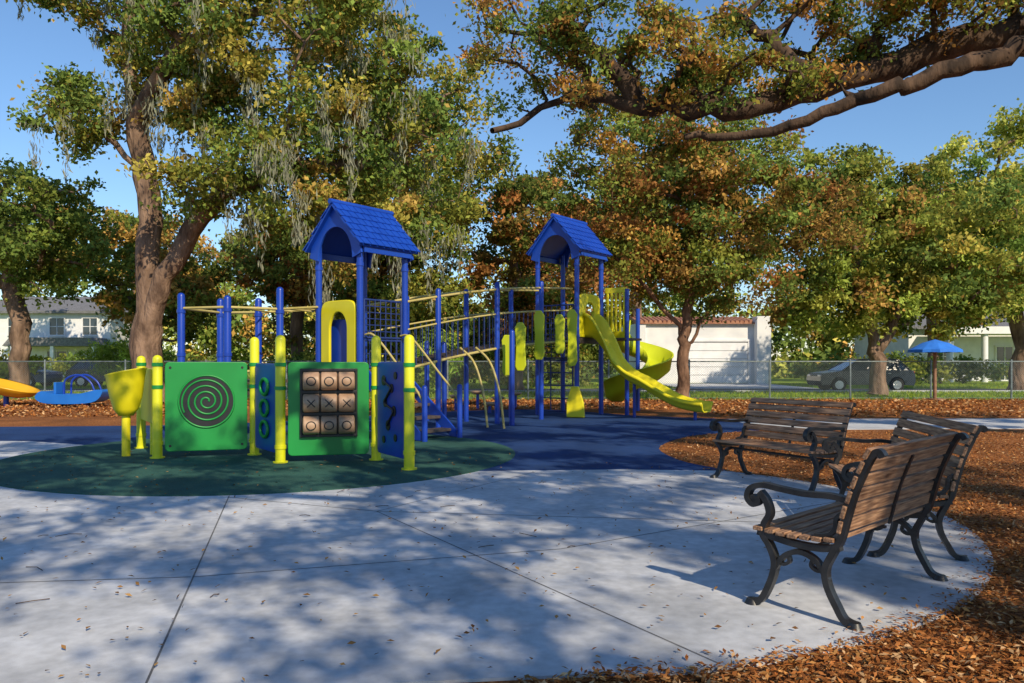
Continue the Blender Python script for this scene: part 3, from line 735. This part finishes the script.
h_=house('columned_house',36,57,14,9,4.0,1.4,1,M_whitep,M_shing,[(-4.5,1.8,1.4,1.8),(4.5,1.8,1.4,1.8),(0,1.3,1.2,2.4)])
mb=MB(); mb.box((0,-2,3.6),(12,2.6,.5))
for x in(-5.6,-3.2,-1,1,3.2,5.6): mb.tube([(x,-2.9,0),(x,-2.9,3.35)],.22,14)
mb.build('portico',M_whitep,h_)

# ---------------------------------------------------------------- trees
def sc(p,k): return [tuple(min(c*k,.75) for c in q) for q in p]
OLIVE=sc([(.14,.155,.030),(.18,.175,.034),(.10,.135,.028),(.24,.20,.042),(.075,.11,.026),(.09,.125,.03)],2.15)
GREEN=sc([(.09,.13,.03),(.12,.15,.03),(.07,.105,.025),(.16,.17,.035)],1.9)
BROWN=sc([(.27,.125,.04),(.17,.12,.033),(.13,.135,.03),(.32,.155,.05),(.10,.13,.03),(.09,.12,.03)],1.85)
MIXED=sc([(.15,.155,.03),(.23,.14,.04),(.10,.135,.03),(.28,.165,.042),(.09,.125,.03),(.13,.155,.03)],2.0)
LIGHT=sc([(.17,.21,.04),(.23,.24,.05),(.11,.17,.035),(.27,.25,.06)],2.05)
make_tree('oak_tree',(-12.1,26,0),.50,
  [[(0,0,0),(-.1,0,2.5),(.05,0,5.5),(-.3,.2,8.2),(-.7,0,11.5),(-.6,0,15)],
   [(0,0,2.6),(.6,-.2,4.2),(2.3,-.4,6.6),(4.6,-.5,7.6),(7.2,0,8.0)],
   [(-.1,0,7.5),(-1.5,.3,9),(-3,0,10)],[(-.4,0,9.5),(1.5,-1,11.5),(4,-.5,13)]],
  [(-.2,0,14.5,3.3,3.2,3.2,75),(5,-1,11.8,4.6,3.8,3.8,130),(8.7,.5,8.8,3.2,3,3.6,70),(3.8,-1,7.4,3.6,2.5,1.7,42),(-2.6,0,10.0,1.5,1.6,1.6,20),(-4.2,0,15.0,2.5,2,1.6,22),(1.0,0,10.5,2.2,2,1.8,30),(6.5,-1,5.6,3,2,1.2,26)],
  230,.95,.175,OLIVE+[(.50,.34,.09)],11,moss=130,minr=.10)
make_tree('oak_tree',(-21,33,0),.38,[[(0,0,0),(.2,0,2.5),(-.2,0,5),(0,0,7)]],[(.5,0,6.8,3.4,3,2.7,80),(-4,0,6.3,3,3,2.5,35)],200,.95,.2,GREEN,12)
make_tree('oak_tree',(-27,56,0),.38,[[(0,0,0),(.2,0,2.5),(-.2,0,5),(0,0,7)]],[(-3,0,10.2,7,3,3.0,90),(3.5,0,7,3.5,3,3,40)],170,1.2,.30,MIXED,42)
make_tree('magnolia_tree',(-10.5,38,0),.3,[[(0,0,0),(0,0,2.5),(.1,0,6)]],[(0,0,5.8,4.2,3,3.4,95),(4.5,-1,4.3,2.8,2,2.5,45)],180,.95,.24,BROWN,13)
make_tree('magnolia_tree',(-16.5,36,0),.3,[[(0,0,0),(0,0,2.5),(.1,0,5)]],[(0,0,4.7,2.8,2.2,2.4,48)],180,.9,.23,MIXED,23)
make_tree('oak_tree',(-5.2,35,0),.36,[[(0,0,0),(.1,0,3),(-.1,0,6),(.2,0,10)]],[(0,0,8.6,3.9,3.2,4.8,135),(.5,-1,3.6,3.8,2,1.8,48)],210,.95,.21,OLIVE,14)
make_tree('magnolia_tree',(.2,36.5,0),.32,[[(0,0,0),(.1,0,3),(-.1,0,6),(.2,0,9)]],[(0,0,6.6,3.5,3,4.6,115),(0,0,3.4,3.4,2,1.4,30)],200,.95,.22,BROWN,15)
make_tree('maple_tree',(5.9,27,0),.20,
  [[(0,0,0),(.05,0,1.7),(.2,0,3.2),(.3,0,6),(.2,0,9.5)],[(.1,0,1.9),(1.0,-.2,3.4),(2.6,0,5)],[(.1,0,2.2),(-.9,0,3.6),(-2.6,-.2,5.2)],[(.2,0,3.2),(1.4,.5,5.5),(3,.3,7)]],
  [(-1.6,0,7.6,3.2,3,3.3,90),(2.0,0,6.4,3.6,3,3.0,90),(.2,0,9.4,3.4,2.6,2.4,55),(-.2,0,4.2,4.3,2.5,1.3,48)],
  230,.85,.155,MIXED+BROWN[:2],16,mbark=M_bark2,minr=.06)
make_tree('oak_tree',(15.0,32,0),.30,
  [[(0,0,0),(.0,0,1.8),(-.6,0,3.6),(-1,0,6.5)],[(0,0,1.8),(.9,0,3.5),(2.2,0,6)]],
  [(-1.8,0,7.2,3.8,3,3.2,105),(2.8,0,6.2,3.4,3,3.2,90),(.5,0,3.8,5.2,2.5,1.4,62)],220,.9,.2,OLIVE+MIXED[:2]+LIGHT[:2],17)
make_tree('oak_tree',(24.0,37,0),.34,[[(0,0,0),(.1,0,2.5),(-.3,0,5),(0,0,9)]],[(-.8,0,8.6,4.3,3.5,4.6,150),(.2,0,4.4,4.8,3,1.5,50)],210,.95,.22,LIGHT,18)
make_tree('oak_tree',(10,63,0),.4,[[(0,0,0),(.1,0,4),(-.1,0,9)]],[(1,0,11.5,7.5,3,5.2,120)],170,1.5,.36,OLIVE,19)
make_tree('oak_tree',(27,50,0),.4,[[(0,0,0),(.1,0,3),(-.1,0,8)]],[(-1,0,9,6,3.5,4,110)],180,1.1,.27,OLIVE+LIGHT,20)
make_tree('oak_tree',(32,44,0),.4,[[(0,0,0),(.1,0,3),(-.1,0,8)]],[(0,0,8.6,4,3.5,4.2,80)],180,1.1,.27,LIGHT,25)
# shade oak standing behind/right of the viewer
make_tree('oak_tree',(9.8,-6.6,0),.45,
  [[(0,0,0),(0,0,2.4),(-.5,.3,4.5),(-2,2,6.6),(-4.5,5,7.4),(-8,9,7.8)],
   [(0,0,2.6),(.6,3,4.8),(-.5,8,6.6),(-2.5,13,7.6)],[(0,0,3.2),(3,3,6),(6,6,8)],[(-.5,.3,4.5),(-5,0,7),(-10,2,8)]],
  [(-6,4,8.4,6.5,6,1.5,120),(2.5,3,8.4,6,6,1.5,78),(-3.5,11.2,8.8,6,2.4,.9,48),(-11.5,6,8.6,4,5,1.4,50)],
  190,.72,.14,OLIVE,31,mbark=M_bark3,mleaf=M_chip)
# oak on the right, long limbs reaching over the playground
make_tree('oak_tree',(15.5,6.5,0),.36,
  [[(0,0,0),(0,0,2.6),(-1.0,1.5,5),(-3.5,4,6.9),(-6.5,6.4,7.0),(-8.4,7.0,6.75),(-10.2,7.0,6.15),(-11.8,6.9,5.75),(-13.3,7.2,5.95),(-14.4,7.4,6.1),(-15.8,7.0,5.35)],
   [(-6.5,6.4,7.0),(-7.6,5.8,6.35),(-8.8,5.7,5.9),(-10.0,6.0,5.55),(-11.2,6.4,5.2),(-12.6,6.7,5.25)],
   [(-10.2,7.0,6.15),(-10.9,7.2,6.9),(-11.4,7.4,7.6)],[(-13.3,7.2,5.95),(-13.9,7.2,6.8),(-14.9,7.3,7.5)],
   [(-3.5,4,6.9),(-5.2,4.6,6.2),(-6.6,4.6,6.1),(-8,4.8,6.3)],[(0,0,3),(1,3,6),(0,5,8)]],
  [(-13.9,7.2,6.9,2.8,1.8,1.2,62),(-9.6,7.2,7.6,2.6,1.4,1.0,44),(-11.5,6.9,6.2,1.7,1.1,.6,18),(-5.5,5.0,6.5,2.0,1.5,.75,44),(-7.6,6.0,7.7,2.3,1.6,.7,28),(0,3,8,3.5,3,1.6,50)],
  240,.55,.09,OLIVE+[(.5,.26,.07),(.42,.24,.07)],32,mbark=M_bark3,minr=.19)

# distant tree mass and shrubs
rng=np.random.default_rng(77)
N=900
T=np.stack([rng.uniform(-78,78,N),rng.uniform(66,84,N),rng.uniform(.5,11.5,N)],1)
T[:,2]*=(.82+.25*np.sin(T[:,0]*.21)+.15*np.sin(T[:,0]*.7+1))
k=(np.abs(T[:,0]+42)<11)&(T[:,1]<81)&(T[:,2]<9); T=T[~k]
V,C=clump_foliage(T,2.0,110,.58,OLIVE+GREEN+MIXED,rng,squash=.8)
quads_object('distant_tree_line',V,C,M_chip)
def shrub(name,x,y,z,rx,ry,rz,n,per,size,pal,R=.4,aspect=.5,down=None):
    c=np.array([x,y,z])+unit(rng.normal(size=(n,3)))*(rng.uniform(0,1,(n,1))**.5)*np.array([rx,ry,rz])
    c[:,2]=np.maximum(c[:,2],.15)
    V,C=clump_foliage(c,R,per,size,pal,rng,aspect=aspect,squash=.8)
    return quads_object(name,V,C,M_leaf)
shrub('hedge',-24,50.5,.8,13,1.2,.8,130,100,.25,GREEN,.7)
shrub('hedge',-4,48,1.3,9,1.2,1.7,140,100,.25,GREEN+OLIVE,.8)
shrub('hedge',25,49,.9,8,1.2,.9,90,100,.25,GREEN,.7)
shrub('hedge',1,43.5,1.7,5.5,1,1.9,110,100,.23,GREEN+MIXED,.7)
shrub('shrub',-20.5,40,1.5,1.6,1,1.1,30,110,.24,[(.42,.5,.07),(.34,.42,.06)],.6,.25)
shrub('shrub',-16,34,1.2,1.2,1,1.0,26,110,.32,[(.36,.46,.07),(.28,.38,.06)],.5,.18)
shrub('shrub',-3.4,33,1.5,1.4,1,1.3,30,110,.36,[(.28,.42,.06),(.38,.5,.08)],.6,.18)
shrub('shrub',-27,42,1.1,1.6,1,.8,26,110,.2,[(.6,.54,.05),(.46,.46,.05)],.5)
shrub('shrub',3.4,46,2.2,1.6,1,1.5,30,110,.3,[(.46,.38,.07),(.3,.36,.06)],.7,.25)
shrub('shrub',-8,33.5,1.1,2.6,1,.9,40,110,.22,GREEN,.5)
shrub('shrub',26.5,31.5,.8,.9,.6,.7,18,110,.14,[(.35,.06,.03),(.16,.18,.04),(.4,.13,.05)],.35)
